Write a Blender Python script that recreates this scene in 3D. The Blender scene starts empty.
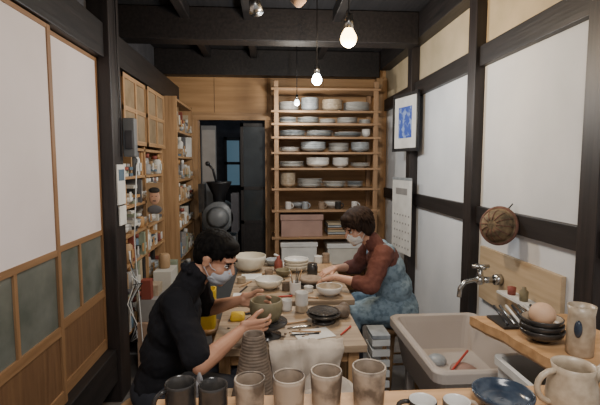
import bpy, math, random
from mathutils import Vector, Matrix
R=random.Random(7)
V=Vector
# ---------------------------------------------------------------- materials
def mk(name,c1,c2=None,rough=.6,metal=0,scale=8,stretch=(1,1,1),bump=.0,detail=5,lo=.35,hi=.65,emis=None,es=0,spec=.5,trans=0,alpha=1):
    m=bpy.data.materials.new(name); m.use_nodes=True
    nt=m.node_tree; N=nt.nodes; L=nt.links; b=N['Principled BSDF']
    b.inputs['Roughness'].default_value=rough; b.inputs['Metallic'].default_value=metal
    b.inputs['Specular IOR Level'].default_value=spec
    b.inputs['Transmission Weight'].default_value=trans
    b.inputs['Alpha'].default_value=alpha
    if c2 is None: c2=tuple(x*.85 for x in c1)
    tc=N.new('ShaderNodeTexCoord'); mp=N.new('ShaderNodeMapping'); mp.inputs['Scale'].default_value=stretch
    no=N.new('ShaderNodeTexNoise'); no.inputs['Scale'].default_value=scale; no.inputs['Detail'].default_value=detail
    cr=N.new('ShaderNodeValToRGB'); e=cr.color_ramp.elements
    e[0].position=lo; e[1].position=hi; e[0].color=(*c1,1); e[1].color=(*c2,1)
    L.new(tc.outputs['Object'],mp.inputs['Vector']); L.new(mp.outputs[0],no.inputs['Vector'])
    L.new(no.outputs['Fac'],cr.inputs['Fac']); L.new(cr.outputs[0],b.inputs['Base Color'])
    if bump>0:
        bu=N.new('ShaderNodeBump'); bu.inputs['Strength'].default_value=bump; bu.inputs['Distance'].default_value=.01
        L.new(no.outputs['Fac'],bu.inputs['Height']); L.new(bu.outputs[0],b.inputs['Normal'])
    if emis:
        b.inputs['Emission Color'].default_value=(*emis,1); b.inputs['Emission Strength'].default_value=es
    return m
def wood(name,c1,c2,axis='y',rough=.55,k=3):
    st={'x':(1,14,14),'y':(14,1,14),'z':(14,14,1)}[axis]
    return mk(name,c1,c2,rough=rough,scale=k,stretch=st,bump=.15,detail=6,lo=.3,hi=.7)
LW1,LW2=(.46,.28,.14),(.29,.165,.075)
wood_y=wood('pine_y',LW1,LW2,'y'); wood_x=wood('pine_x',LW1,LW2,'x'); wood_z=wood('pine_z',LW1,LW2,'z')
rack_x=wood('rack_wood_x',(.38,.23,.125),(.24,.14,.07),'x'); rack_z=wood('rack_wood_z',(.38,.23,.125),(.24,.14,.07),'z')
door_wood=wood('shoji_frame_wood',(.32,.18,.085),(.22,.12,.055),'z')
door_woodh=wood('shoji_frame_wood_h',(.32,.18,.085),(.22,.12,.055),'y')
door_panel=wood('shoji_lower_panel',(.21,.115,.055),(.14,.072,.035),'z')
ply=wood('plywood_panel',(.54,.32,.15),(.38,.21,.09),'x',k=1.4)
plyr=wood('splash_plywood',(.52,.40,.26),(.42,.31,.19),'y')
table_w=wood('table_top_wood',(.44,.33,.22),(.23,.165,.105),'x',k=2.5)
slab_w=wood('slab_wood',(.60,.36,.18),(.42,.235,.10),'x',k=2.2)
black_w=wood('black_timber',(.024,.019,.018),(.009,.008,.008),'y',rough=.5)
black_wz=wood('black_timber_z',(.030,.022,.020),(.010,.008,.008),'z',rough=.5)
ceil_m=wood('ceiling_boards',(.025,.023,.025),(.012,.012,.013),'y',rough=.7)
plaster=mk('white_plaster',(.72,.74,.76),(.62,.645,.67),rough=.9,scale=2.5,bump=.05)
cream=mk('cream_plaster',(.54,.44,.29),(.44,.36,.23),rough=.9,scale=4,bump=.05)
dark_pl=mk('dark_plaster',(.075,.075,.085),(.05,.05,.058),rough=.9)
paper=mk('shoji_paper',(.77,.71,.71),(.70,.64,.64),rough=.95,scale=2)
fglass=mk('frosted_glass',(.18,.19,.17),(.10,.115,.10),rough=.18,scale=5)
floor_m=mk('concrete_floor',(.16,.145,.13),(.09,.08,.075),rough=.85,scale=6,bump=.2)
white_p=mk('white_plastic',(.72,.73,.71),rough=.4)
grey_p=mk('grey_plastic',(.46,.41,.37),(.42,.37,.33),rough=.45,scale=3)
grey_m=mk('grey_enamel',(.16,.17,.18),rough=.4)
metal=mk('metal_chrome',(.5,.5,.48),rough=.25,metal=1)
blackp=mk('black_plastic',(.015,.015,.017),rough=.35)
yellow=mk('yellow_plastic',(.8,.55,.04),rough=.5)
red=mk('red_plastic',(.5,.05,.03),rough=.5)
g_white=mk('white_glaze',(.70,.69,.66),(.60,.59,.56),rough=.25)
g_cream=mk('cream_glaze',(.70,.66,.55),(.62,.57,.46),rough=.3)
g_beige=mk('beige_glaze',(.46,.38,.28),(.34,.27,.19),rough=.35,scale=40)
g_grey=mk('grey_glaze',(.38,.41,.43),(.26,.29,.31),rough=.35,scale=20)
g_blue=mk('blue_glaze',(.05,.07,.10),(.02,.03,.05),rough=.2,scale=20)
g_dark=mk('dark_glaze',(.025,.024,.024),(.05,.045,.04),rough=.2,scale=20)
g_green=mk('olive_clay',(.22,.19,.11),(.15,.125,.07),rough=.6,scale=20)
stone=mk('speckled_stoneware',(.38,.31,.24),(.11,.085,.065),rough=.4,scale=14,lo=.45,hi=.60,bump=.1,detail=10)
stone_in=mk('stoneware_inside',(.24,.18,.13),(.16,.12,.085),rough=.45,scale=30)
clay=mk('raw_clay',(.30,.22,.155),(.22,.16,.11),rough=.8,scale=30,bump=.2)
clay_d=mk('wet_clay',(.17,.125,.09),(.10,.075,.055),rough=.65,scale=30,bump=.3)
paperm=mk('paper',(.75,.74,.70),rough=.9)
card=mk('cardboard',(.38,.26,.18),(.33,.22,.15),rough=.85)
pink=mk('pink_box',(.36,.23,.19),rough=.7)
cloth_w=mk('rag_cloth',(.58,.51,.43),(.40,.34,.28),rough=.95,scale=9,bump=.3)
skin_m=mk('skin_man',(.50,.27,.17),(.44,.22,.14),rough=.5,scale=12)
skin_w=mk('skin_woman',(.58,.33,.22),(.50,.27,.18),rough=.5,scale=12)
hair_m=mk('black_hair',(.004,.0035,.0035),(.009,.008,.007),rough=.75,scale=10,stretch=(6,6,1),bump=.2,spec=.08)
hair_w=mk('dark_hair',(.016,.010,.008),(.034,.021,.015),rough=.75,scale=10,stretch=(6,6,1),bump=.2,spec=.12)
shirt_b=mk('black_shirt',(.008,.008,.010),(.014,.014,.017),rough=.9,scale=5,spec=.2)
pants=mk('dark_trousers',(.02,.022,.03),rough=.9)
maroon=mk('maroon_shirt',(.15,.055,.04),(.10,.034,.026),rough=.9,scale=5)
apron=mk('blue_apron',(.20,.28,.34),(.12,.18,.23),rough=.9,scale=35,lo=.45,hi=.6)
maskm=mk('face_mask',(.46,.48,.52),(.42,.44,.48),rough=.9)
maskw=mk('face_mask_white',(.74,.73,.70),rough=.9)
eyew=mk('eye_white',(.8,.8,.78),rough=.2); eyed=mk('eye_iris',(.02,.012,.01),rough=.1)
bag=mk('plastic_bag',(.30,.30,.31),(.12,.12,.13),rough=.25,scale=30,bump=.5)
nestm=mk('woven_straw',(.22,.16,.09),(.08,.06,.035),rough=.8,scale=30,bump=.7)
nestr=mk('straw_brim',(.17,.08,.055),(.09,.045,.03),rough=.8,scale=30,bump=.4)
cols=[mk('item_%d'%i,c,rough=.6) for i,c in enumerate([(.62,.60,.54),(.40,.26,.14),(.12,.12,.13),(.25,.06,.04),(.10,.16,.22),(.45,.37,.25),(.68,.68,.65),(.28,.33,.24),(.45,.25,.1),(.02,.02,.02),(.30,.29,.28)])]
WC=[0,0,1,1,2,3,4,5,6,7,8,9,10,10]
# ---------------------------------------------------------------- builder
class Bd:
    def __init__(s,n): s.n=n;s.v=[];s.f=[];s.m=[];s.s=[];s.mats=[]
    def mi(s,mat):
        if mat not in s.mats: s.mats.append(mat)
        return s.mats.index(mat)
    def add(s,vs,fs,mat,sm=False):
        o=len(s.v); s.v+=[tuple(v) for v in vs]; k=s.mi(mat)
        for f in fs: s.f.append([o+i for i in f]); s.m.append(k); s.s.append(sm)
    def box(s,lo,hi,mat,M=None):
        vs=[V((x,y,z)) for z in (lo[2],hi[2]) for y in (lo[1],hi[1]) for x in (lo[0],hi[0])]
        if M: vs=[M@v for v in vs]
        s.add(vs,[(0,2,3,1),(4,5,7,6),(0,1,5,4),(1,3,7,5),(3,2,6,7),(2,0,4,6)],mat)
    def rings(s,rs,mat,sm=True,c0=True,c1=True):
        n=len(rs[0]); vs=[p for r in rs for p in r]; fs=[]
        for i in range(len(rs)-1):
            for j in range(n):
                k=(j+1)%n; fs.append((i*n+j,i*n+k,(i+1)*n+k,(i+1)*n+j))
        if c0: fs.append(tuple(range(n))[::-1])
        if c1: fs.append(tuple((len(rs)-1)*n+j for j in range(n)))
        s.add(vs,fs,mat,sm)
    def tube(s,pts,r,mat,seg=10):
        pts=[V(p) for p in pts]; rr=r if isinstance(r,(list,tuple)) else [r]*len(pts)
        rs=[]; up=None
        for i,p in enumerate(pts):
            t=(pts[min(i+1,len(pts)-1)]-pts[max(i-1,0)]).normalized()
            if up is None: up=t.orthogonal().normalized()
            up=(up-t*up.dot(t)).normalized(); w=t.cross(up)
            rs.append([p+(up*math.cos(a)+w*math.sin(a))*rr[i] for a in [2*math.pi*j/seg for j in range(seg)]])
        s.rings(rs,mat)
    def ell(s,c,r,mat,Rm=None,n=10,seg=18):
        if not isinstance(r,(tuple,list)): r=(r,r,r)
        c=V(c); rs=[]
        for i in range(n+1):
            a=-math.pi/2+math.pi*i/n; a=max(min(a,math.pi/2-.03),-math.pi/2+.03)
            ring=[]
            for j in range(seg):
                b=2*math.pi*j/seg; p=V((r[0]*math.cos(a)*math.cos(b),r[1]*math.cos(a)*math.sin(b),r[2]*math.sin(a)))
                if Rm: p=Rm@p
                ring.append(c+p)
            rs.append(ring)
        s.rings(rs,mat)
    def cap(s,p0,r0,p1,r1,mat):
        s.ell(p0,r0,mat,n=8,seg=14); s.ell(p1,r1,mat,n=8,seg=14); s.tube([p0,p1],[r0,r1],mat,14)
    def chain(s,l,mat):
        for (a,b) in zip(l[:-1],l[1:]): s.cap(V(a[0]),a[1],V(b[0]),b[1],mat)
    def lathe(s,prof,c,mat,seg=32,M=None):
        rs=[[V((r*math.cos(a),r*math.sin(a),z)) for a in [2*math.pi*j/seg for j in range(seg)]] for r,z in prof]
        if M: rs=[[M@p for p in q] for q in rs]
        rs=[[p+V(c) for p in q] for q in rs]
        c0=prof[0][0]<.01 or prof[0][1]<=min(z for r,z in prof)+1e-6
        s.rings(rs,mat,c0=c0,c1=prof[-1][0]<.01)
    def bowl(s,c,r,h,mat,t=.006,foot=.4,inner=None):
        out=[(r*foot,0),(r*foot,.006),(r*(foot+.12),.012+h*.03)]
        for k in range(1,7):
            a=k/6; out.append((r*(foot+.12)+(r-r*(foot+.12))*math.sin(a*math.pi/2)**.9,.012+(h-.012)*(1-math.cos(a*math.pi/2))*.85+(h-.012)*.15*a))
        s.lathe(out+[(r-.002,h+.0015),(r-.004,h)],c,mat)
        inn=[(r-.004,h)]+[(max(x-t,.004),z+ t*.7) for x,z in out[::-1][1:-1]]+[(.003,.018)]
        s.lathe(inn,c,inner or mat)
    def plate(s,c,r,h,mat): s.lathe([(r*.5,0),(r*.55,.006),(r*.97,h),(r,h),(r*.97,h+.003),(r*.55,.010),(.003,.009)],c,mat,24)
    def mug(s,c,r,h,mat,inner=None,handle=None,taper=1.0,rim=None):
        x,y,z=c
        s.lathe([(r*.85*taper,0),(r*.95*taper,.004),(r*taper,.015),(r*.98*(1+taper)/2,h*.5),(r*.985,h*.9),(r,h-.003),(r-.002,h)],c,mat)
        s.lathe([(r-.002,h),(r-.006,h-.003),(r*.9,h*.5),(r*.85*taper,.015),(.003,.012)],c,inner or mat)
        if rim: s.tube([(x+(r-.003)*math.cos(a),y+(r-.003)*math.sin(a),z+h) for a in [2*math.pi*j/32 for j in range(33)]],.0028,rim,6)
        if handle is not None:
            a=handle; d=V((math.cos(a),math.sin(a),0)); pts=[]
            for k in range(9):
                t=math.pi*k/8; pts.append(V((x,y,z+h*.5))+d*(r*.94+math.sin(t)*r*.75)+V((0,0,math.cos(t)*h*.32)))
            s.tube(pts,.006,mat)
    def rr(s,cx,cy,hx,hy,z,rad,n=5):
        out=[]
        for q,(sx,sy) in enumerate([(1,1),(-1,1),(-1,-1),(1,-1)]):
            for k in range(n):
                a=(q+k/(n-1))*math.pi/2
                out.append(V((cx+sx*(hx-rad)+rad*math.cos(a),cy+sy*(hy-rad)+rad*math.sin(a),z)))
        return out
    def done(s,bevel=0,parent=None,remesh=0,smooth=0,disp=None):
        me=bpy.data.meshes.new(s.n); me.from_pydata(s.v,[],s.f)
        for m in s.mats: me.materials.append(m)
        me.polygons.foreach_set('material_index',s.m); me.polygons.foreach_set('use_smooth',s.s)
        me.update()
        import bmesh
        bm=bmesh.new(); bm.from_mesh(me); bmesh.ops.recalc_face_normals(bm,faces=bm.faces); bm.to_mesh(me); bm.free()
        o=bpy.data.objects.new(s.n,me); bpy.context.collection.objects.link(o)
        if bevel:
            b=o.modifiers.new('b','BEVEL'); b.width=bevel; b.segments=2; b.limit_method='ANGLE'; b.angle_limit=math.radians(50)
        if remesh:
            r=o.modifiers.new('r','REMESH'); r.mode='VOXEL'; r.voxel_size=remesh; r.use_smooth_shade=True
        if smooth:
            sm=o.modifiers.new('s','SMOOTH'); sm.factor=.5; sm.iterations=smooth
        if disp:
            tx=bpy.data.textures.new('t','CLOUDS'); tx.noise_scale=disp[0]
            d=o.modifiers.new('d','DISPLACE'); d.texture=tx; d.strength=disp[1]; d.texture_coords='GLOBAL'
        if parent: o.parent=parent
        return o
def empty(n):
    e=bpy.data.objects.new(n,None); bpy.context.collection.objects.link(e); return e
def boxobj(n,lo,hi,mat,bevel=0):
    b=Bd(n); b.box(lo,hi,mat); return b.done(bevel=bevel)
# ---------------------------------------------------------------- room
boxobj('floor',(-1.4,-1,-.05),(1.5,7,0),floor_m)
boxobj('ceiling',(-1.4,-1,2.76),(1.5,7,2.82),ceil_m)
b=Bd('wall_right'); b.box((1.35,-1,0),(1.45,5.1,2.24),plaster); b.box((1.35,-1,2.24),(1.45,5.1,2.76),cream); b.done()
b=Bd('wall_left')
b.box((-1.34,-1,0),(-1.24,5.1,2.76),dark_pl); b.box((-1.24,-1,2.3),(-1.06,2.69,2.76),dark_pl)
b.box((-1.24,-1,0),(-1.06,2.69,.30),dark_pl); b.done()
b=Bd('wall_back')
b.box((-1.24,5.05,0),(-.80,5.12,2.02),ply); b.box((0.0,5.05,0),(1.35,5.12,2.02),ply)
b.box((-1.24,5.05,2.02),(1.35,5.12,2.76),ply); b.done()
b=Bd('trim_back_planks')
for x in (-.62,-.02,.62): b.box((x-.0015,5.046,2.07),(x+.0015,5.052,2.48),black_wz)
b.done()
for i,(y,x) in enumerate([(.70,1.30),(1.69,1.305),(2.74,1.285),(3.95,1.275)]):
    boxobj('timber_post',(x,y-.055,0),(1.36,y+.055,2.76),black_wz,.004)
boxobj('timber_post',(1.22,4.96,0),(1.345,5.045,2.48),wood_z,.003)
boxobj('timber_beam',(1.31,-1,2.11),(1.36,4.95,2.235),black_w,.004)
boxobj('timber_beam',(1.32,-1,1.125),(1.36,4.95,1.235),black_w,.004)
boxobj('timber_beam',(1.24,-1,2.55),(1.36,4.89,2.76),black_w,.004)
for y in (1.7,3.62,):
    boxobj('timber_beam',(-1.24,y,2.50),(1.24,y+.17,2.755),black_w,.006)
boxobj('timber_beam',(-1.24,4.90,2.48),(1.24,5.045,2.755),black_w,.006)
for x in (-.7,-.2,.52,):
    boxobj('timber_joist',(x,-.8,2.66),(x+.07,4.89,2.757),black_w,.004)
boxobj('timber_post',(-1.08,2.70,0),(-.94,2.88,2.755),black_wz,.005)
boxobj('timber_beam',(-1.08,-1,2.13),(-.97,2.70,2.33),black_w,.005)
boxobj('timber_beam',(-1.08,-1,.14),(-.96,2.70,.35),black_w,.005)
boxobj('timber_beam',(-1.24,2.89,2.14),(-.98,4.90,2.34),black_w,.005)
def shoji(y0,y1,x,wl=.03,wr=.03):
    b=Bd('shoji_door'); t=.028
    b.box((x-t,y0,.355),(x,y0+wl,2.125),door_wood); b.box((x-t,y1-wr,.355),(x,y1,2.125),door_wood)
    for z0,z1 in ((.355,.42),(.69,.735),(1.075,1.105),(2.105,2.125)): b.box((x-t+.001,y0+wl,z0),(x-.001,y1-wr,z1),door_woodh)
    b.box((x-.018,y0+wl,1.105),(x-.006,y1-wr,2.105),paper)
    b.box((x-.018,y0+wl,.735),(x-.012,y1-wr,1.075),fglass)
    b.box((x-.018,y0+wl,.42),(x-.010,y1-wr,.69),door_panel)
    m=(y0+y1)/2; b.box((x-t+.002,m-.011,.735),(x-.003,m+.011,1.075),door_wood)
    b.done()
shoji(2.06,2.695,-1.015,.03,.012); shoji(1.36,2.09,-.985); shoji(.66,1.39,-1.015); shoji(-.1,.69,-.985)
b=Bd('door_frame_back')
b.box((-.86,4.98,0),(-.80,5.049,2.0),wood_z); b.box((-.86,4.97,2.0),(.01,5.049,2.08),wood_x); b.box((-.05,4.99,0),(0.0,5.049,2.0),wood_z)
b.done()
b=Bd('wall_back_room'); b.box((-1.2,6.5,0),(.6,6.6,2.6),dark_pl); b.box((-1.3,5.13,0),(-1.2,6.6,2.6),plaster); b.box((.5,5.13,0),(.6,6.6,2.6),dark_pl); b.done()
bw=mk('window_daylight_blue',(.05,.1,.14),rough=.2,emis=(.10,.18,.24),es=.5)
b=Bd('window_1')
b.box((-.62,6.43,1.2),(-.22,6.45,1.85),bw)
for x in (-.66,-.44,-.22): b.box((x,6.41,1.16),(x+.04,6.47,1.9),black_wz)
for z in (1.16,1.5,1.86): b.box((-.66,6.41,z),(-.18,6.47,z+.04),black_w)
b.done()
b=Bd('partition_panel'); b.box((-.79,5.14,.0),(-.62,5.17,1.95),grey_m); b.box((-.78,5.135,1.3),(-.63,5.14,1.9),cols[10]); b.done()
b=Bd('door_1'); 
for x in (-.34,-.02): b.box((x,5.14,0),(x+.035,5.18,1.98),black_wz)
for z in (.0,.8,1.2,1.94): b.box((-.34,5.14,z),(.0,5.18,z+.04),black_w)
b.box((-.31,5.155,.05),(-.02,5.165,.8),black_w); b.box((-.31,5.155,.84),(-.02,5.165,1.94),mk('dark_pane',(.05,.06,.065),rough=.15)); b.done()
# ---------------------------------------------------------------- left shelves
def clutter(b,x0,x1,y0,y1,z,hmax):
    y=y0
    while y<y1-.03:
        k=R.random(); w=R.uniform(.015,.065) ; h=min(R.uniform(.07,.26),hmax); d=R.uniform(.5,.98)*(x1-x0); m=cols[R.choice(WC)]
        if y+w>y1: break
        if k<.35:
            b.box((x1-d,y,z),(x1-R.uniform(0,.06),y+w*.95,z+h),m)
            if h<hmax-.06 and R.random()<.8: b.box((x1-d*.8,y,z+h),(x1-R.uniform(0.02,.07),y+w*.9,z+h+.04),cols[R.choice(WC)])
        elif k<.70:
            r=min(w/2+.012,.04); b.lathe([(r*.8,0),(r,.01),(r,h*.7),(r*.6,h*.8)],(x1-r-R.uniform(.0,.04),y+r,z),m,16)
            b.lathe([(r*.65,h*.8),(r*.65,h),(.002,h)],(x1-r-.02,y+r,z),cols[R.choice([0,3,6,8])],16)
            if h>.12: b.box((x1-.002,y+r*.4,z+h*.2),(x1+.002,y+r*1.6,z+h*.55),cols[R.choice([0,6,8])])
            w=2*r
        elif k<.84:
            b.bowl((x1-.06,y+.05,z),.05,.05,R.choice([g_white,g_grey,g_beige])); b.bowl((x1-.06,y+.05,z+.025),.05,.05,R.choice([g_white,g_grey,g_beige])); w=.1
        else:
            for q in range(R.randint(2,8)):
                if q*.022+.02<hmax: b.box((x1-d,y,z+q*.022),(x1-.03*R.random(),y+w+.04,z+q*.022+.02),cols[R.choice(WC)])
            w+=.045
        y+=w+.002
def left_unit(n,x0,x1,y0,y1,zs,ztop):
    b=Bd(n)
    for y in (y0,y1-.025): b.box((x0,y,zs[0]-.03),(x1,y+.025,ztop),wood_z)
    for z in zs+[ztop-.02]: b.box((x0,y0+.025,z-.02),(x1-.002,y1-.025,z),wood_y)
    b.box((x0,y0+.025,zs[0]),(x0+.01,y1-.025,ztop),wood_z)
    return b
cabg=mk('cab_glass',(.34,.26,.17),(.24,.18,.11),rough=.2)
zs1=[.36,.60,.82,1.02,1.22,1.42,1.62]
b=left_unit('wall_shelf',-1.23,-.96,2.91,4.0,zs1,2.12)
b.box((-.985,3.44,.36),(-.962,3.465,2.1),wood_z)
for y0,y1,x in ((2.94,3.47,-.950),(3.45,3.98,-.935)):
    for y in (y0,y1-.03,(y0+y1)/2-.01): b.box((x-.010,y,1.64),(x+.006,y+.03,2.1),wood_z)
    for z in (1.64,1.86,2.07): b.box((x-.009,y0,z),(x+.005,y1,z+.03),wood_y)
    b.box((x-.006,y0,1.65),(x-.002,y1,2.08),cabg)
b.done()
b=Bd('shelf_clutter')
for z,zn in zip(zs1[:-1],zs1[1:]): clutter(b,-1.2,-.95,2.95,3.97,z,zn-z-.03)
b.done()
zs2=[.3,.62,.9,1.14,1.36,1.58,1.82]
b=left_unit('wall_shelf',-1.2,-.84,4.06,4.88,zs2,2.12); b.done()
b=Bd('shelf_clutter')
for z,zn in zip(zs2,zs2[1:]+[2.1]): clutter(b,-1.15,-.83,4.10,4.84,z,zn-z-.035)
b.done()
b=Bd('box_stack')
b.box((-.93,3.0,0),(-.76,3.35,.4),card); b.box((-.92,3.02,.4),(-.78,3.25,.56),cols[10]); b.box((-.93,3.4,0),(-.74,3.8,.5),cols[5]); b.box((-.92,3.42,.5),(-.78,3.65,.66),cols[0])
b.box((-.91,3.1,.56),(-.8,3.22,.64),g_beige); b.lathe([(.04,0),(.045,.02),(.045,.1),(.03,.12),(.002,.12)],(-.86,3.55,.66),cols[1],16)
b.box((-.90,3.02,.56),(-.83,3.08,.70),cols[3]); b.box((-.9,3.7,.5),(-.8,3.78,.68),cols[7])
b.done(bevel=.004)
b=Bd('portrait_photo')
b.box((-.945,3.40,1.12),(-.825,3.412,1.36),cols[1]); b.ell((-.885,3.396,1.25),(.040,.006,.056),skin_w); b.ell((-.885,3.394,1.303),(.042,.006,.024),g_dark)
b.ell((-.885,3.394,1.155),(.055,.006,.034),cols[2]); b.ell((-.900,3.389,1.258),(.006,.003,.003),g_dark);b.ell((-.870,3.389,1.258),(.006,.003,.003),g_dark); b.ell((-.885,3.389,1.222),(.014,.003,.005),g_dark); b.done()
b=Bd('electric_meter_box'); b.box((-.945,2.895,1.55),(-.87,2.96,1.80),grey_m); b.box((-.93,2.885,1.6),(-.88,2.896,1.72),dark_pl); b.done(bevel=.006)
b=Bd('paper_notice'); b.box((-.938,2.73,1.25),(-.93,2.87,1.5),paperm); b.box((-.931,2.75,1.4),(-.928,2.85,1.47),cols[4]); b.box((-.934,2.74,1.12),(-.926,2.86,1.24),paperm); b.done()
b=Bd('electric_cable'); b.tube([(-.932,2.80,2.74),(-.927,2.79,2.2),(-.932,2.83,1.9),(-.927,2.80,1.55)],.004,blackp,6); b.done()
b=Bd('extension_cord'); b.tube([(-.87,2.92,1.5),(-.90,2.92,1.0),(-.88,2.93,.5),(-.85,2.88,.2),(-.80,2.95,.01)],.004,white_p,6); b.done()
b=Bd('wire_bundle')
for k in range(5): b.tube([(-.90+.01*k,2.80-.02*k,.95-.05*k),(-.86+.012*k,2.76,.75),(-.90,2.74+.02*k,.62),(-.84,2.72,.5-.03*k),(-.9,2.78,.36)],.0035,[white_p,blackp,g_grey][k%3],6)
b.done()
# ---------------------------------------------------------------- back rack
zr=[.42,.73,1.02,1.25,1.465,1.63,1.79,1.93,2.06,2.29]
b=Bd('drying_rack')
for x in (.05,1.10):
    for y in (4.55,4.90): b.box((x,y,0),(x+.045,y+.045,2.36),rack_z)
for z in zr:
    b.box((.02,4.54,z-.022),(1.17,4.95,z),rack_x)
b.done(bevel=.002)
b=Bd('pottery_on_rack')
for z,zn in zip(zr[3:-1],zr[4:]):
    x=.10
    while x<1.04:
        r=R.uniform(.09,.17); gap=zn-z-.03; m=R.choice([g_white,g_white,g_white,g_grey,g_grey,g_grey,g_beige])
        if x+2*r>1.10: r=(1.10-x)/2
        if r<.04: break
        k=0; q=R.random()
        n=R.randint(3,7)
        if q<.68:
            while .016*(k+1)+.03<gap and k<n: b.plate((x+r,4.72,z+.015*k),r,.022,m if R.random()<.7 else g_white); k+=1
        else:
            h=min(gap*.55,.055); 
            while .02*k+h<gap-.005 and k<n: b.bowl((x+r,4.70,z+.018*k),r*.85,h,m); k+=1
        x+=2*r+R.uniform(-.015,.01)
for i in range(5): b.mug((.2+i*.18,4.65,1.02),.035,.08,[g_white,g_grey,clay,g_dark,g_white][i],handle=-.5)
b.bowl((.32,4.80,1.02),.08,.06,g_grey); b.bowl((.7,4.80,1.02),.1,.07,g_white)
b.done()
b=Bd('cardboard_box'); b.box((.12,4.57,.731),(.56,4.86,.93),pink); b.box((.11,4.56,.91),(.57,4.87,.97),pink); b.done(bevel=.004)
b=Bd('storage_box'); b.box((.12,4.57,.421),(.5,4.86,.66),white_p); b.box((.11,4.56,.62),(.51,4.87,.67),white_p); b.done(bevel=.006)
b=Bd('storage_box'); b.box((.62,4.57,.421),(1.02,4.86,.64),cols[0]); b.box((.61,4.56,.6),(1.03,4.87,.65),white_p); b.done(bevel=.006)
b=Bd('stacked_trays')
for k in range(6): b.box((.62,4.57,.731+k*.025),(1.0-.02*(k%2),4.86,.748+k*.025),[rack_x,g_grey,cols[5]][k%3])
b.done()
b=Bd('pug_mill')
b.box((-.72,4.55,0),(-.36,4.85,.75),grey_m)
b.tube([(-.54,4.50,.95),(-.54,4.9,.95)],.16,grey_m,24); b.tube([(-.54,4.44,.95),(-.54,4.5,.95)],[.07,.12],grey_m,24)
b.box((-.60,4.6,.74),(-.48,4.8,.9),grey_m); b.box((-.40,4.5,.8),(-.33,4.7,1.2),dark_pl); b.box((-.74,4.55,1.0),(-.68,4.7,1.3),g_dark)
b.lathe([(.06,0),(.07,.1),(.13,.22),(.135,.24),(.12,.235),(.06,.1),(.002,.05)],(-.54,4.68,1.08),blackp,24)
b.tube([(-.54,4.68,1.18),(-.60,4.66,1.45),(-.64,4.64,1.5)],.012,blackp); b.ell((-.65,4.63,1.51),.025,blackp)
b.done()
# ---------------------------------------------------------------- work tables
def table(x0,x1,y0,y1,z,th=.035,leg=.05):
    b=Bd('work_table'); b.box((x0,y0,z-th),(x1,y1,z),table_w)
    i=.03
    for x in (x0+i,x1-i-leg):
        for y in (y0+i,y1-i-leg): b.box((x,y,0),(x+leg,y+leg,z-th),wood_z)
    b.box((x0+i+leg,y0+i+.01,z-th-.06),(x1-i-leg,y0+i+.03,z-th),wood_x); b.box((x0+i+leg,y1-i-.03,z-th-.06),(x1-i-leg,y1-i-.01,z-th),wood_x)
    return b.done(bevel=.004)
table(-.26,.43,1.84,2.40,.70); table(-.24,.49,2.43,3.42,.72)
table(-.30,.40,1.28,1.66,.62)
def stool(x,y,z=.44,r=.15):
    b=Bd('stool'); b.lathe([(r*.9,-.035),(r,-.03),(r,-.005),(r*.95,0),(.002,0)],(x,y,z),wood_x)
    for a in (.8,2.37,3.94,5.5): b.tube([(x+.09*math.cos(a),y+.09*math.sin(a),z-.03),(x+.14*math.cos(a),y+.14*math.sin(a),0)],[.016,.014],wood_z)
    b.tube([(x+.115*math.cos(a),y+.115*math.sin(a),.2) for a in (.8,2.37,3.94,5.5,7.08)],.008,wood_z)
    b.done()
stool(-.52,1.87); stool(.86,2.76); stool(-.41,2.68,.5,.12)
b=Bd('yellow_tub'); b.rings([b.rr(-.39,2.64,.05,.05,.5,.02),b.rr(-.39,2.64,.055,.055,.74,.02),b.rr(-.39,2.64,.05,.05,.74,.02),b.rr(-.39,2.64,.045,.045,.51,.02)],yellow,sm=False); b.done()
T1=.70;T2=.72
b=Bd('large_white_bowl'); b.bowl((-.155,3.16,T2),.125,.115,g_cream); b.done()
b=Bd('bowl'); b.bowl((-.01,2.68,T2),.088,.065,g_cream,inner=g_white); b.done()
b=Bd('bowl'); b.bowl((.35,2.51,T2),.078,.06,g_white,inner=g_beige); b.done()
b=Bd('bowl_stack')
for k in range(3): b.bowl((.19,3.12,T2+k*.022),.09,.05,g_cream,inner=g_white)
b.done()
b=Bd('bowl'); b.bowl((.09,2.97,T2),.055,.05,g_green); b.done()
b=Bd('bowl'); b.bowl((.02,3.32,T2),.06,.05,g_grey); b.done()
b=Bd('brush_cup'); b.mug((.15,2.56,T2),.035,.075,g_white)
for k in range(5): b.tube([(.15+.01*math.cos(k*1.3),2.56+.01*math.sin(k*1.3),T2+.02),(.15+.04*math.cos(k*1.3),2.56+.04*math.sin(k*1.3),T2+.15)],.003,[wood_z,blackp,metal][k%3],6)
b.done()
b=Bd('tumbler_stack'); b.mug((.17,2.30,T1),.035,.075,g_beige,g_white); b.mug((.17,2.30,T1+.035),.036,.075,g_white,g_white); b.mug((.09,2.33,T1),.03,.06,g_white); b.done()
b=Bd('banding_wheel'); b.lathe([(.06,0),(.06,.012),(.02,.02),(.02,.035),(.085,.038),(.088,.048),(.085,.05),(.002,.05)],(.27,2.14,T1),g_dark)
b.lathe([(.05,0),(.075,.006),(.08,.010),(.07,.008),(.002,.006)],(.27,2.14,T1+.05),g_dark); b.done()
b=Bd('clay_slab'); b.rings([b.rr(.26,2.74,.10,.085,T2,.03),b.rr(.26,2.74,.10,.085,T2+.018,.03)],g_dark,sm=False); b.lathe([(.06,0),(.075,.02),(.07,.035),(.05,.02),(.002,.015)],(.26,2.74,T2+.018),clay); b.done()
def tools(lst,z):
    b=Bd('clay_tools')
    for (x,y,a,l,m) in lst:
        d=V((math.cos(a),math.sin(a),0))*l/2; p=V((x,y,z+.006)); b.tube([p-d,p-d*.3,p+d*.6,p+d],[.003,.005,.004,.006],m,8)
    b.done()
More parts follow.
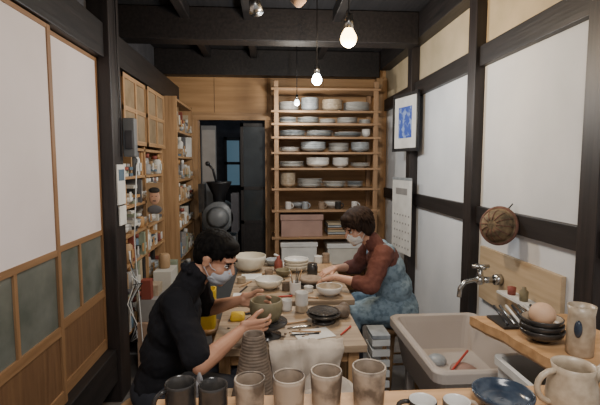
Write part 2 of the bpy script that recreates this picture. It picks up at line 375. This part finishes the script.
tools([(.12,2.12,.3,.14,wood_x),(.14,2.06,.2,.12,metal),(.17,2.0,-.1,.14,wood_x),(.16,1.97,.1,.14,blackp),(.36,2.0,1.0,.12,red),(.36,2.28,.8,.16,wood_x),(-.12,2.3,.5,.2,wood_x),(-.1,2.28,.3,.18,blackp)],T1)
tools([(.1,2.82,.3,.18,wood_x),(.02,2.86,.2,.16,metal),(-.16,2.78,1.1,.15,wood_x),(-.17,2.65,1.3,.15,blackp),(.36,2.96,1.4,.14,metal),(.08,2.5,.1,.1,red),(.22,2.47,-.3,.12,wood_x),(0,3.05,.2,.16,wood_x)],T2)
b=Bd('notebook'); b.box((-.2,2.88,T2),(-.06,3.02,T2+.012),paperm); b.box((.1,3.24,T2),(.3,3.38,T2+.01),paperm); b.done()
b=Bd('paper_sheet'); b.box((-.09,.0,0),(.09,.12,.002),paperm,Matrix.Translation((.22,1.92,T1+.001))@Matrix.Rotation(.3,4,'Z')) ; b.done()
b=Bd('work_board'); b.box((.34,3.06,T2),(.47,3.3,T2+.012),wood_y); b.box((-.22,2.47,T2),(-.1,2.56,T2+.014),paperm); b.done(bevel=.002)
b=Bd('spray_bottle'); b.lathe([(.028,0),(.03,.01),(.03,.07),(.012,.095),(.012,.115),(.002,.115)],(.06,3.14,T2),cols[3],18); b.tube([(.06,3.14,T2+.11),(.03,3.13,T2+.125)],.008,white_p); b.done()
b=Bd('glaze_jar'); b.lathe([(.035,0),(.038,.01),(.038,.06),(.034,.065),(.034,.08),(.002,.08)],(.30,3.02,T2),g_dark,18); b.done()
b=Bd('small_test_pots')
for (x,y,r,h,m) in [(.38,3.36,.035,.06,g_white),(-.01,2.98,.03,.05,clay),(-.19,3.35,.04,.07,g_dark),(.1,2.64,.028,.05,clay_d),(.44,3.36,.03,.08,clay),(.235,2.60,.03,.035,g_white),(-.11,3.36,.03,.05,clay),(-.19,2.83,.03,.04,g_beige)]: b.mug((x,y,T2),r,h,m)
b.done()
b=Bd('clay_lump'); b.ell((.37,2.2,T1+.03),(.05,.045,.035),clay_d); b.ell((.39,2.22,T1+.045),(.03,.03,.03),clay_d); b.done(remesh=.005,smooth=2,disp=(.03,.014))
b=Bd('sponge'); b.rings([b.rr(-.17,2.2,.035,.03,T1,.012),b.rr(-.17,2.2,.038,.033,T1+.015,.012),b.rr(-.17,2.2,.033,.028,T1+.035,.012)],yellow); b.done()
b=Bd('clay_trimmings')
for k in range(60):
    x=-.06+R.uniform(-.16,.3); y=1.96+R.uniform(-.1,.2); b.ell((x,y,T1+.004),(R.uniform(.004,.012),R.uniform(.003,.008),.004),R.choice([clay,clay_d]),n=4,seg=6)
b.done()
b=Bd('turntable'); b.lathe([(.07,0),(.07,.01),(.025,.02),(.025,.055),(.095,.06),(.10,.068),(.098,.075),(.002,.075)],(-.02,1.97,T1),g_dark); b.done()
b=Bd('clay_pot'); b.lathe([(.045,0),(.06,.01),(.074,.04),(.078,.07),(.074,.10),(.070,.102),(.066,.10),(.07,.07),(.06,.02),(.002,.015)],(-.02,1.97,T1+.075),g_green); b.done()
pr=[]
for k in range(161):
    t=k/160; pr.append((.094-.056*t**.75+.0007*math.sin(t*150),.02+.26*t))
b=Bd('ribbed_clay_vase'); b.lathe([(.088,0),(.098,.005),(.098,.015)]+pr+[(.036,.283),(.031,.278),(.030,.2),(.06,.03),(.002,.02)],(-.06,1.50,.62),clay_d,40); b.done()
def drape(name,x0,x1,ye,z,inlen,drop,mat,seed):
    rr=random.Random(seed); ph=[(rr.uniform(30,90),rr.uniform(0,6)) for _ in range(4)]
    nu,nv=80,40; vs=[];fs=[]
    for i in range(nu):
        u=i/(nu-1); x=x0+(x1-x0)*u; wob=sum(math.sin(a*x+p) for a,p in ph)/2.5
        for j in range(nv):
            s_=(j/(nv-1))*(inlen+drop*(1+.22*wob))
            if s_<inlen: y=ye+inlen-s_; zz=z+.006+.016*abs(wob)*math.sin(s_/inlen*math.pi)+.006*math.sin(y*60+x*30)**2
            else:
                q=s_-inlen; y=ye-.025-.022*(1-math.exp(-q*25))*(1+wob)-.006*math.sin(q*50+x*25); zz=z-q+.006
            vs.append((x+.035*math.sin(s_*12+seed)*(u-.4),y,zz))
    for i in range(nu-1):
        for j in range(nv-1): fs.append((i*nv+j,(i+1)*nv+j,(i+1)*nv+j+1,i*nv+j+1))
    b=Bd(name); b.add(vs,fs,mat,True); o=b.done()
    m=o.modifiers.new('s','SOLIDIFY'); m.thickness=.004; m.offset=1
drape('rag_cloth',.0,.31,1.84,T1,.05,.16,cloth_w,2)
def clothf(name,cx,cy,z,wx,wy,h,mat,seed):
    rr=random.Random(seed); n=36; vs=[];fs=[]
    ph=[(rr.uniform(15,45),rr.uniform(15,45),rr.uniform(0,6)) for _ in range(6)]
    for i in range(n):
        for j in range(n):
            u=i/(n-1)*2-1; w=j/(n-1)*2-1; rad=math.hypot(u,w)
            f=max(0,1-rad**2.2); wob=sum(math.sin(a*u*.25+c_*w*.25+p) for a,c_,p in ph)/6
            vs.append((cx+u*wx*(1+.12*wob),cy+w*wy*(1+.12*wob),z+.004+max(0,h*f*(.75+.5*wob))+.006*abs(wob)))
    for i in range(n-1):
        for j in range(n-1): fs.append((i*n+j,(i+1)*n+j,(i+1)*n+j+1,i*n+j+1))
    b=Bd(name); b.add(vs,fs,mat,True); return b.done()
clothf('rag_cloth',.20,1.48,.62,.14,.13,.17,cloth_w,3)
clothf('plastic_bag',-.235,1.38,.62,.06,.08,.21,bag,5)
# ---------------------------------------------------------------- foreground counter
b=Bd('counter'); b.box((-.32,.78,.81),(.86,1.18,.85),slab_w)
for x in (-.28,.78):
    for y in (.82,1.10): b.box((x,y,0),(x+.05,y+.05,.81),wood_z)
b.done(bevel=.004)
for x,y,r,h in [(-.055,1.09,.041,.095),(.047,1.09,.044,.098),(.147,1.10,.043,.104),(.262,1.10,.046,.112)]:
    b=Bd('ceramic_tumbler'); b.mug((x,y,.85),r,h,stone,stone_in,taper=.88,rim=stone); b.done()
b=Bd('ceramic_mug'); b.mug((.385,1.03,.85),.036,.055,g_dark,g_white,handle=2.8); b.done()
b=Bd('ceramic_mug'); b.mug((.47,1.02,.85),.035,.055,stone,g_white,handle=.2); b.done()
b=Bd('ceramic_mug'); b.mug((-.235,1.10,.85),.04,.088,g_dark,handle=3.6); b.done()
b=Bd('ceramic_mug'); b.mug((-.15,1.09,.85),.038,.085,g_dark,handle=1.2); b.done()
b=Bd('dark_bowl'); b.bowl((.625,1.08,.85),.080,.04,g_blue,inner=g_blue); b.done()
b=Bd('pitcher')
b.lathe([(.045,0),(.055,.01),(.062,.05),(.058,.09),(.048,.12),(.052,.14),(.049,.14),(.045,.12),(.055,.085),(.058,.05),(.002,.012)],(.775,1.02,.85),g_beige)
b.tube([V((.725,1.02,.975))+V((-.045*math.sin(t)-.0,0,-.042+.042*math.cos(t))) for t in [math.pi*k/8 for k in range(9)]],.008,g_beige)
b.tube([(.82,1.02,.94),(.855,1.02,.975),(.87,1.02,.99)],[.018,.012,.01],g_beige); b.done()
# ---------------------------------------------------------------- right slab bench
b=Bd('live_edge_bench')
n=24; L0=V((.985,1.12,0)); L1=V((.86,1.76,0)); outl=[]
for k in range(n+1):
    t=k/n; p=L0.lerp(L1,t); p.x+=.006*math.sin(t*11)+.004*math.sin(t*27+1); outl.append(p)
outl+= [V((1.29,1.76,0)),V((1.29,1.12,0))]
b.rings([[V((p.x+ (.012 if i<=n else 0),p.y,.80)) for i,p in enumerate(outl)],[V((p.x,p.y,.815)) for p in outl],[V((p.x,p.y,.85)) for p in outl]],slab_w,sm=False)
for x,y in ((1.17,1.15),(1.24,1.25),(1.24,1.70)): b.box((x,y,0),(x+.045,y+.045,.80),wood_z)
b.done()
b=Bd('bowl_stack')
for k in range(3): b.bowl((1.0,1.49,.851+k*.02),.078-.003*k,.048,g_dark,inner=g_beige)
eggm=mk('egg_shell',(.66,.44,.29),(.60,.39,.25),rough=.6)
b.ell((1.0,1.49,.951),(.045,.045,.042),eggm,n=16,seg=28); b.done()
b=Bd('cylinder_vase'); b.lathe([(.038,0),(.042,.006),(.043,.09),(.040,.14),(.044,.172),(.041,.172),(.037,.14),(.038,.02),(.002,.015)],(1.06,1.37,.85),g_beige); 
b.ell((1.029,1.342,.95),(.012,.014,.03),g_blue)
b.done()
b=Bd('tool_tray'); b.box((.92,1.60,.851),(1.14,1.74,.86),blackp)
for k in range(7): b.tube([(.94+.027*k,1.61,.868),(.95+.027*k,1.74,.90)],.006,[blackp,metal,g_white][k%3],8)
b.done()
b=Bd('white_bin'); b.rings([b.rr(1.03,1.49,.11,.13,.0,.03),b.rr(1.03,1.49,.12,.15,.70,.03),b.rr(1.03,1.49,.13,.16,.70,.03),b.rr(1.03,1.49,.13,.16,.73,.03),b.rr(1.03,1.49,.11,.14,.73,.03),b.rr(1.03,1.49,.10,.12,.02,.03)],white_p,sm=False); b.done()
b=Bd('utility_sink'); cx,cy,hx,hy=.96,2.09,.265,.37
b.rings([b.rr(cx,cy,hx-.06,hy-.07,.36,.05),b.rr(cx,cy,hx-.025,hy-.025,.56,.05),b.rr(cx,cy,hx,hy,.565,.05),b.rr(cx,cy,hx,hy,.61,.05),b.rr(cx,cy,hx-.012,hy-.012,.62,.05),b.rr(cx,cy,hx-.035,hy-.035,.615,.05),b.rr(cx,cy,hx-.045,hy-.045,.58,.05),b.rr(cx,cy,hx-.07,hy-.08,.43,.05)],grey_p,sm=False)
for x in (cx-hx+.08,cx+hx-.12):
    for y in (cy-hy+.09,cy+hy-.13): b.box((x,y,0),(x+.04,y+.04,.40),grey_p)
b.ell((cx+.03,cy-.02,.445),(.07,.09,.03),pink); b.ell((cx-.06,cy+.12,.445),(.05,.05,.03),g_grey); b.tube([(cx+.1,cy+.1,.5),(cx-.05,cy-.05,.47)],.006,red,8)
b.done(bevel=.003)
b=Bd('splash_board'); b.box((1.325,1.85,.66),(1.349,2.62,.99),plyr); b.done(bevel=.003)
b=Bd('faucet'); P=lambda x,y,z:(x,y-.06,z-.03)
b.tube([P(1.325,2.42,.87),P(1.285,2.42,.87)],[.034,.03],metal,16); b.tube([P(1.3,2.42,.87),P(1.2,2.42,.87)],.019,metal,14)
b.tube([P(1.2,2.42,.86),P(1.2,2.42,.94)],[.022,.014],metal,14); b.tube([P(1.15,2.42,.95),P(1.25,2.42,.95)],.011,metal,10); b.tube([P(1.2,2.37,.95),P(1.2,2.47,.95)],.011,metal,10)
b.tube([P(1.22,2.42,.86),P(1.16,2.41,.875),P(1.10,2.40,.865),P(1.075,2.40,.83),P(1.07,2.40,.78)],.013,metal,12); b.ell(P(1.2,2.42,.87),.028,metal)
b.done()
b=Bd('soap_shelf'); b.box((1.24,1.98,.80),(1.325,2.25,.812),white_p); b.lathe([(.02,0),(.022,.05),(.01,.06),(.01,.07),(.002,.07)],(1.28,2.06,.812),g_green,16); b.lathe([(.02,0),(.022,.04),(.002,.045)],(1.28,2.17,.812),cols[3],16); b.done()
M=Matrix.Rotation(math.radians(35),4,'Z')@Matrix.Rotation(math.radians(-80),4,'Y'); HC=V((1.255,2.28,1.165)); hs=.85
pf=[(.118*hs,.0),(.122*hs,.004),(.116*hs,.010)]
for k in range(25):
    t=k/24; pf.append((hs*.098*max(0,math.cos(t*math.pi/2))**.75+.002+.002*math.sin(t*60),.010+hs*.085*math.sin(t*math.pi/2)))
b=Bd('woven_straw_hat'); b.lathe(pf,HC,nestm,36,M=M)
b.lathe([(.108*hs,-.006),(.126*hs,-.002),(.128*hs,.005),(.114*hs,.012),(.106*hs,.004)],HC,nestr,36,M=M)
for k in range(12):
    a=k*math.pi/6; b.tube([HC+(M.to_3x3()@V((hs*.100*math.cos(t*math.pi/2)**.75*math.cos(a),hs*.100*math.cos(t*math.pi/2)**.75*math.sin(a),.012+hs*.086*math.sin(t*math.pi/2)))) for t in [j/8 for j in range(8)]],.003,nestr,6)
b.tube([HC+V((.05,.01,.085)),HC+V((.08,.01,.12))],.004,blackp,6)
b.done()
b=Bd('framed_picture'); M=Matrix.Translation((1.24,3.90,1.88))@Matrix.Rotation(math.radians(14),4,'Z')
b.box((-.012,-.20,-.25),(.0,.20,.25),blackp,M); b.box((-.014,-.18,-.23),(-.012,.18,.23),paperm,M)
b.box((-.016,-.11,-.14),(-.0141,.11,.14),mk('blue_print',(.03,.08,.42),(.25,.35,.62),scale=18,lo=.5,hi=.6),M)
for q in ((-.21,-.25,-.19,.25),(.19,-.25,.21,.25)): b.box((-.022,q[0],q[1]),(.0,q[2],q[3]),blackp,M)
for q in (-.26,.24): b.box((-.022,-.21,q),(.0,.21,q+.02),blackp,M)
b.done()
b=Bd('wall_calendar'); M=Matrix.Translation((1.235,3.98,1.02))@Matrix.Rotation(math.radians(8),4,'Z')
b.box((-.003,-.20,-.35),(.003,.20,.35),paperm,M); b.box((-.006,-.20,.335),(.004,.20,.36),g_grey,M)
for i in range(5):
    for j in range(6): b.box((-.0045,-.17+j*.06,-.30+i*.075),(-.003,-.15+j*.06,-.285+i*.075),cols[10],M)
b.box((-.0045,-.12,.2),(-.003,.12,.26),cols[10],M); b.done()
b=Bd('storage_crate')
for z in (.2,.26,.32,.38,.44,.50):
    b.box((.56,2.28,z),(.66,2.295,z+.035),white_p); b.box((.56,2.295,z),(.575,2.44,z+.035),white_p)
b.box((.56,2.28,0),(.66,2.44,.2),g_blue); b.box((.56,2.28,.54),(.66,2.44,.56),g_grey); b.done()
# ---------------------------------------------------------------- people
def hand(b,w,d,th,bk,mat,curl=(.35,.4,.3),s=1.0,spread=.08):
    x=V(d).normalized(); y=V(th); y=(y-x*y.dot(x)).normalized(); z=x.cross(y)
    if z.dot(V(bk))<0: z=-z
    w=V(w); P=lambda a,c,e: w+(x*a+y*c+z*e)*s
    ky=[.033,.0115,-.0105,-.031]; kx=[.088,.092,.086,.077]; ln=[.072,.080,.074,.058]; rd=[.0088,.009,.0086,.0076]
    for i in range(4):
        b.cap(P(.0,ky[i]*.55,0),.018*s,P(kx[i],ky[i],0),.0115*s,mat)
        a=.12; p=P(kx[i],ky[i],0); sp=(1.5-i)*spread
        for q,(f,c) in enumerate(zip((.45,.31,.24),curl)):
            a+=c*(1+.08*i); dd=(x*math.cos(a)-z*math.sin(a)+y*sp).normalized(); p2=p+dd*ln[i]*f*s
            b.cap(p,rd[i]*s*(1-.08*q),p2,rd[i]*s*(.93-.08*q),mat); p=p2
    b.cap(P(.01,.015,-.004),.017*s,P(.04,.036,-.012),.014*s,mat)
    p=P(.04,.038,-.012)
    for q,l in enumerate((.036,.03,)):
        dd=(x*(.72+.2*q)+y*(.6-.35*q)-z*(.35+.15*q)).normalized(); p2=p+dd*l*s; b.cap(p,(.0115-.001*q)*s,p2,(.0105-.001*q)*s,mat); p=p2
def headmat(c,yaw,pitch,sc):
    return Matrix.Translation(c)@Matrix.Rotation(math.radians(yaw),4,'Z')@Matrix.Rotation(math.radians(pitch),4,'Y')@Matrix.Scale(sc,4)
def head(b,M,mat):
    R3=M.to_3x3(); e=lambda c,r: b.ell(M@V(c),r,mat,R3,12,20)
    e((-.012,0,.035),(.093,.074,.078)); e((.018,0,-.03),(.070,.060,.085)); e((.035,0,-.078),(.045,.042,.032))
    e((.07,0,-.098),(.018,.02,.014)); e((.072,0,.028),(.018,.048,.012)); e((.05,.038,-.03),(.03,.02,.025)); e((.05,-.038,-.03),(.03,.02,.025))
    b.cap(M@V((.086,0,.012)),.007,M@V((.106,0,-.022)),.010,mat); b.ell(M@V((.095,.011,-.026)),.008,mat); b.ell(M@V((.095,-.011,-.026)),.008,mat)
    e((.088,0,-.052),(.010,.023,.006)); e((.085,0,-.063),(.010,.02,.006))
    for s in (1,-1):
        e((-.004,s*.073,-.008),(.017,.008,.03)); e((-.008,s*.078,.004),(.017,.006,.018))
def face_parts(M,par,mask,hair):
    R3=M.to_3x3()
    b=Bd('eyes')
    for s in (1,-1):
        b.ell(M@V((.0765,s*.029,.004)),(.009,.014,.0075),eyew,R3); b.ell(M@V((.083,s*.029,.002)),(.004,.006,.006),eyed,R3)
        b.tube([M@V((.086-.01*abs(t),s*(.029+t*.016),.011-.003*abs(t))) for t in (-1,-.5,0,.5,1)],.0022,hair,6)
        b.tube([M@V((.090-.012*abs(t),s*(.030+t*.02),.026-.004*abs(t))) for t in (-1,-.5,0,.5,1)],.0035,hair,6)
    b.done(parent=par)
    b=Bd('face_mask'); b.ell(M@V((.050,0,-.050)),(.056,.058,.043),mask,R3,14,24); b.ell(M@V((.043,0,-.075)),(.053,.054,.035),mask,R3,14,24); b.cap(M@V((.092,0,-.014)),.010,M@V((.094,0,-.03)),.018,mask)
    for s in (1,-1):
        for z0,z1 in ((-.03,.008),(-.07,-.03)): b.tube([M@V((.06,s*.05,z0)),M@V((.03,s*.067,z0*.8+z1*.2)),M@V((-.004,s*.078,z1))],.003,mask,6)
    b.done(parent=par,remesh=.003,smooth=5)
def hairlocks(b,M,mat,n,L,rx,ry,rz,cz,seed):
    rr=random.Random(seed)
    for k in range(n):
        a=rr.uniform(-math.pi,math.pi); t=rr.uniform(.0,1.45)
        c=V((-.02+rx*math.cos(a)*math.cos(t),ry*math.sin(a)*math.cos(t),cz+rz*math.sin(t)))
        nrm=V(((c.x+.02)/rx,c.y/ry,(c.z-cz)/rz)).normalized()
        g=V((.25*math.cos(a)+.35*(c.x>0),.25*math.sin(a),-1)); g=(g-nrm*g.dot(nrm)*.9).normalized()
        l=L*rr.uniform(.6,1.1)
        if c.x>.045 and c.z<cz+.03: l*=.5
        b.tube([M@(c-nrm*.005),M@(c+g*l*.5+nrm*.001),M@(c+g*l-nrm*.004)],[.009,.007,.002],mat,6)
man=empty('seated_man')
M=headmat((-.235,1.87,1.10),-22,27,.95)
b=Bd('body_skin'); head(b,M,skin_m)
b.cap((-.335,1.88,1.0),.056,M@V((-.025,0,-.06)),.050,skin_m)
shR,elR,wrR=V((-.375,1.715,.95)),V((-.265,1.60,.745)),V((-.115,1.775,.815))
shL,elL,wrL=V((-.355,2.035,.955)),V((-.33,2.19,.76)),V((-.13,2.065,.85))
for sh,el,wr in ((shR,elR,wrR),(shL,elL,wrL)):
    mid=el.lerp(wr,.3); b.chain([(sh,.05),(sh.lerp(el,.5),.045),(el,.037),(mid,.038),(wr.lerp(el,.1),.024),(wr,.023)],skin_m)
hand(b,wrR,(.93,.33,-.12),(-.1,-.1,1),(.3,-.9,.2),skin_m,curl=(.35,.4,.3),s=.95)
hand(b,wrL,(.95,-.12,-.15),(0,.1,1),(.2,.9,.2),skin_m,curl=(.35,.4,.3),s=.95)
b.done(parent=man,remesh=.003,smooth=4)
face_parts(M,man,maskm,hair_m)
b=Bd('hair'); R3=M.to_3x3()
for c,r in [((-.02,0,.045),(.094,.080,.078)),((-.052,0,.005),(.058,.072,.080)),((.035,0,.083),(.046,.062,.030)),((.06,0,.070),(.028,.056,.022)),((-.03,.066,.02),(.04,.016,.048)),((-.03,-.066,.02),(.04,.016,.048)),((.02,.066,.045),(.03,.012,.03)),((.02,-.066,.045),(.03,.012,.03))]:
    b.ell(M@V(c),r,hair_m,R3,12,20)
hairlocks(b,M,hair_m,300,.045,.094,.080,.078,.045,3)
b.done(parent=man,remesh=.003,smooth=2)
b=Bd('polo_shirt')
b.ell((-.475,1.87,.56),(.118,.16,.12),shirt_b); b.ell((-.455,1.87,.68),(.108,.145,.14),shirt_b)
b.ell((-.415,1.87,.83),(.108,.16,.16),shirt_b,Matrix.Rotation(.3,3,'Y'))
b.cap((-.39,1.74,.935),.064,(-.375,2.01,.94),.064,shirt_b); b.cap((-.37,1.8,.955),.058,(-.35,1.96,.96),.058,shirt_b)
b.cap((-.35,1.88,.985),.066,(-.325,1.88,1.02),.060,shirt_b)
for k in range(10):
    a=k*.628; b.ell(V((-.322,1.88,1.03))+V((.055*math.cos(a),.058*math.sin(a),.012-.022*math.cos(a))),.013,shirt_b)
for sh,el in ((shR,elR),(shL,elL)): b.chain([(sh,.064),(sh.lerp(el,.4),.060),(sh.lerp(el,.85),.057)],shirt_b)
b.done(parent=man,remesh=.006,smooth=5,disp=(.06,.018))
def legs(b,hx,ys,kx,zk,ax,mat):
    for y in ys:
        b.chain([(V((hx,y,.53)),.088),(V(((hx+kx)/2,y,.545)),.078),(V((kx,y,zk)),.06)],mat)
        b.chain([(V((kx,y,zk)),.058),(V(((kx+ax)/2,y,.33)),.056),(V((ax,y,.09)),.04)],mat)
b=Bd('trousers'); b.ell((-.49,1.87,.53),(.12,.165,.085),pants); legs(b,-.48,(1.79,1.96),-.10,.53,-.14,pants); b.done(parent=man,remesh=.008,smooth=4)
b=Bd('shoes')
for y in (1.79,1.96): b.cap((-.17,y,.045),.042,(-.01,y,.035),.034,blackp)
b.done(parent=man)
wom=empty('seated_woman')
M=headmat((.565,2.75,1.10),200,26,.95)
b=Bd('body_skin'); head(b,M,skin_w)
b.cap((.66,2.76,1.0),.05,M@V((-.025,0,-.06)),.047,skin_w)
shN,elN,wrN=V((.70,2.61,.945)),V((.60,2.51,.775)),V((.40,2.62,.805))
shF,elF,wrF=V((.70,2.91,.945)),V((.62,3.01,.775)),V((.43,2.86,.80))
for sh,el,wr in ((shN,elN,wrN),(shF,elF,wrF)):
    b.chain([(sh,.042),(el,.033),(el.lerp(wr,.3),.034),(wr.lerp(el,.1),.022),(wr,.021)],skin_w)
hand(b,wrN,(-.85,.42,-.30),(-.2,1,-.2),(0,0,1),skin_w,curl=(.2,.3,.25),s=.92)
hand(b,wrF,(-.9,-.32,-.28),(-.2,-1,-.2),(0,0,1),skin_w,curl=(.2,.3,.25),s=.92)
b.done(parent=wom,remesh=.003,smooth=4)
face_parts(M,wom,maskw,hair_w)
b=Bd('hair'); R3=M.to_3x3()
for c,r in [((-.02,0,.052),(.104,.090,.082)),((-.06,0,-.005),(.066,.082,.095)),((.045,0,.085),(.045,.066,.033)),((.066,.0,.068),(.028,.058,.024)),((-.03,.072,-.005),(.045,.020,.070)),((-.03,-.072,-.005),(.045,.020,.070)),((.025,.068,.03),(.03,.016,.045)),((.025,-.068,.03),(.03,.016,.045))]:
    b.ell(M@V(c),r,hair_w,R3,12,20)
hairlocks(b,M,hair_w,300,.07,.104,.090,.082,.05,4)
b.done(parent=wom,remesh=.003,smooth=2)
b=Bd('maroon_shirt')
b.cap((.72,2.64,.93),.062,(.72,2.88,.93),.062,maroon); b.ell((.74,2.76,.88),(.105,.145,.11),maroon); b.cap((.68,2.76,.98),.06,(.655,2.76,1.015),.054,maroon)
for sh,el,wr in ((shN,elN,wrN),(shF,elF,wrF)): b.chain([(sh,.062),(sh.lerp(el,.5),.06),(el,.056),(el.lerp(wr,.35),.048)],maroon)
b.done(parent=wom,remesh=.006,smooth=5,disp=(.05,.02))
b=Bd('apron')
b.ell((.84,2.76,.56),(.14,.175,.13),apron); b.ell((.81,2.76,.69),(.125,.155,.14),apron); b.ell((.765,2.76,.82),(.118,.148,.13),apron,Matrix.Rotation(-.3,3,'Y'))
for y in (2.69,2.83): b.cap((.70,y,.90),.055,(.755,y,.955),.044,apron)
for y in (2.68,2.85): b.chain([(V((.84,y,.54)),.10),(V((.66,y,.56)),.09),(V((.53,y,.55)),.070),(V((.51,y,.42)),.07)],apron)
b.cap((.53,2.68,.5),.06,(.53,2.85,.5),.06,apron); b.cap((.7,2.68,.54),.08,(.7,2.85,.54),.08,apron)
b.done(parent=wom,remesh=.007,smooth=5,disp=(.06,.022))
b=Bd('trousers'); legs(b,.82,(2.69,2.84),.53,.53,.56,pants); b.done(parent=wom,remesh=.008,smooth=4)
b=Bd('shoes')
for y in (2.69,2.84): b.cap((.59,y,.045),.04,(.44,y,.034),.033,blackp)
b.done(parent=wom)
# ---------------------------------------------------------------- lamps
def bulb(n,x,y,z,r,col,es,pw,warm):
    em=mk(n+'_emit',(1,1,1),emis=col,es=es)
    b=Bd(n)
    b.tube([(x,y,z+r*2.6),(x,y,2.755)],.004,blackp,8); b.tube([(x,y,z+r*1.2),(x,y,z+r*2.9)],[r*.6,r*.5],metal,14)
    b.lathe([(.004,-r),(r*.35,-r*.94),(r*.6,-r*.8),(r*.85,-r*.53),(r*.97,-r*.2),(r,0),(r*.96,r*.3),(r*.82,r*.62),(r*.6,r*1.0),(r*.45,r*1.3)],(x,y,z),em,24)
    b.done()
    l=bpy.data.lights.new(n+'_light','POINT'); l.energy=pw; l.color=warm; l.shadow_soft_size=.05
    o=bpy.data.objects.new(n+'_light',l); o.location=(x,y,z-r-.06); bpy.context.collection.objects.link(o)
bulb('pendant_bulb',.445,2.47,2.2,.046,(1,.66,.28),16,38,(1,.76,.5))
bulb('pendant_bulb_cool',.34,3.14,2.1,.036,(.8,.92,1),40,32,(.88,.95,1))
bulb('pendant_bulb_small',.27,4.3,2.1,.027,(.85,.95,.9),10,14,(1,.93,.82))
b=Bd('ceiling_spotlight'); b.lathe([(.04,.0),(.04,-.03),(.002,-.03)],(-.09,2.6,2.755),metal,16); b.tube([(-.09,2.6,2.73),(-.08,2.6,2.5)],.006,metal); b.tube([(-.09,2.6,2.50),(-.07,2.56,2.36)],[.026,.040],metal,16); b.tube([(-.09,2.6,2.56),(-.09,2.6,2.5)],[.02,.02],blackp); b.done()
b=Bd('ceiling_socket'); b.lathe([(.05,0),(.05,-.03),(.025,-.05),(.025,-.25),(.04,-.27),(.045,-.33),(.015,-.36),(.002,-.36)],(.17,2.55,2.755),card,20); b.done()
b=Bd('added_fill_panel'); b.box((-.08,-.5,2.60),(.48,.7,2.655),white_p); b.box((-.06,-.45,2.585),(.46,.65,2.60),mk('fill_panel_glow',(1,1,1),emis=(1,.93,.86),es=3)); b.done()  # glowing panel added behind the camera as a housing for the fill light
l=bpy.data.lights.new('added_fill_light','AREA'); l.shape='RECTANGLE'; l.size=.5; l.size_y=1.1; l.energy=40; l.color=(1,.95,.9)  # area fill added behind the camera to lift the overall light
o=bpy.data.objects.new('added_fill_light',l); o.location=(.2,.1,2.57); bpy.context.collection.objects.link(o)
l=bpy.data.lights.new('added_back_room_fill','POINT'); l.energy=1.5; l.color=(.7,.85,1); l.shadow_soft_size=.1  # fill added to lighten the space beyond the doorway, no lamp there
o=bpy.data.objects.new('added_back_room_fill',l); o.location=(-.5,5.8,2.2); bpy.context.collection.objects.link(o)
w=bpy.data.worlds.new('w'); bpy.context.scene.world=w; w.use_nodes=True; w.node_tree.nodes['Background'].inputs[0].default_value=(.97,.97,1,1); w.node_tree.nodes['Background'].inputs[1].default_value=.45
# ---------------------------------------------------------------- camera
cd=bpy.data.cameras.new('camera'); cd.lens=26; cd.sensor_width=36; cd.clip_start=.05
co=bpy.data.objects.new('camera',cd); co.location=(0,0,1.5)
co.rotation_euler=(math.radians(90-5),0,math.radians(-4)); bpy.context.collection.objects.link(co); bpy.context.scene.camera=co
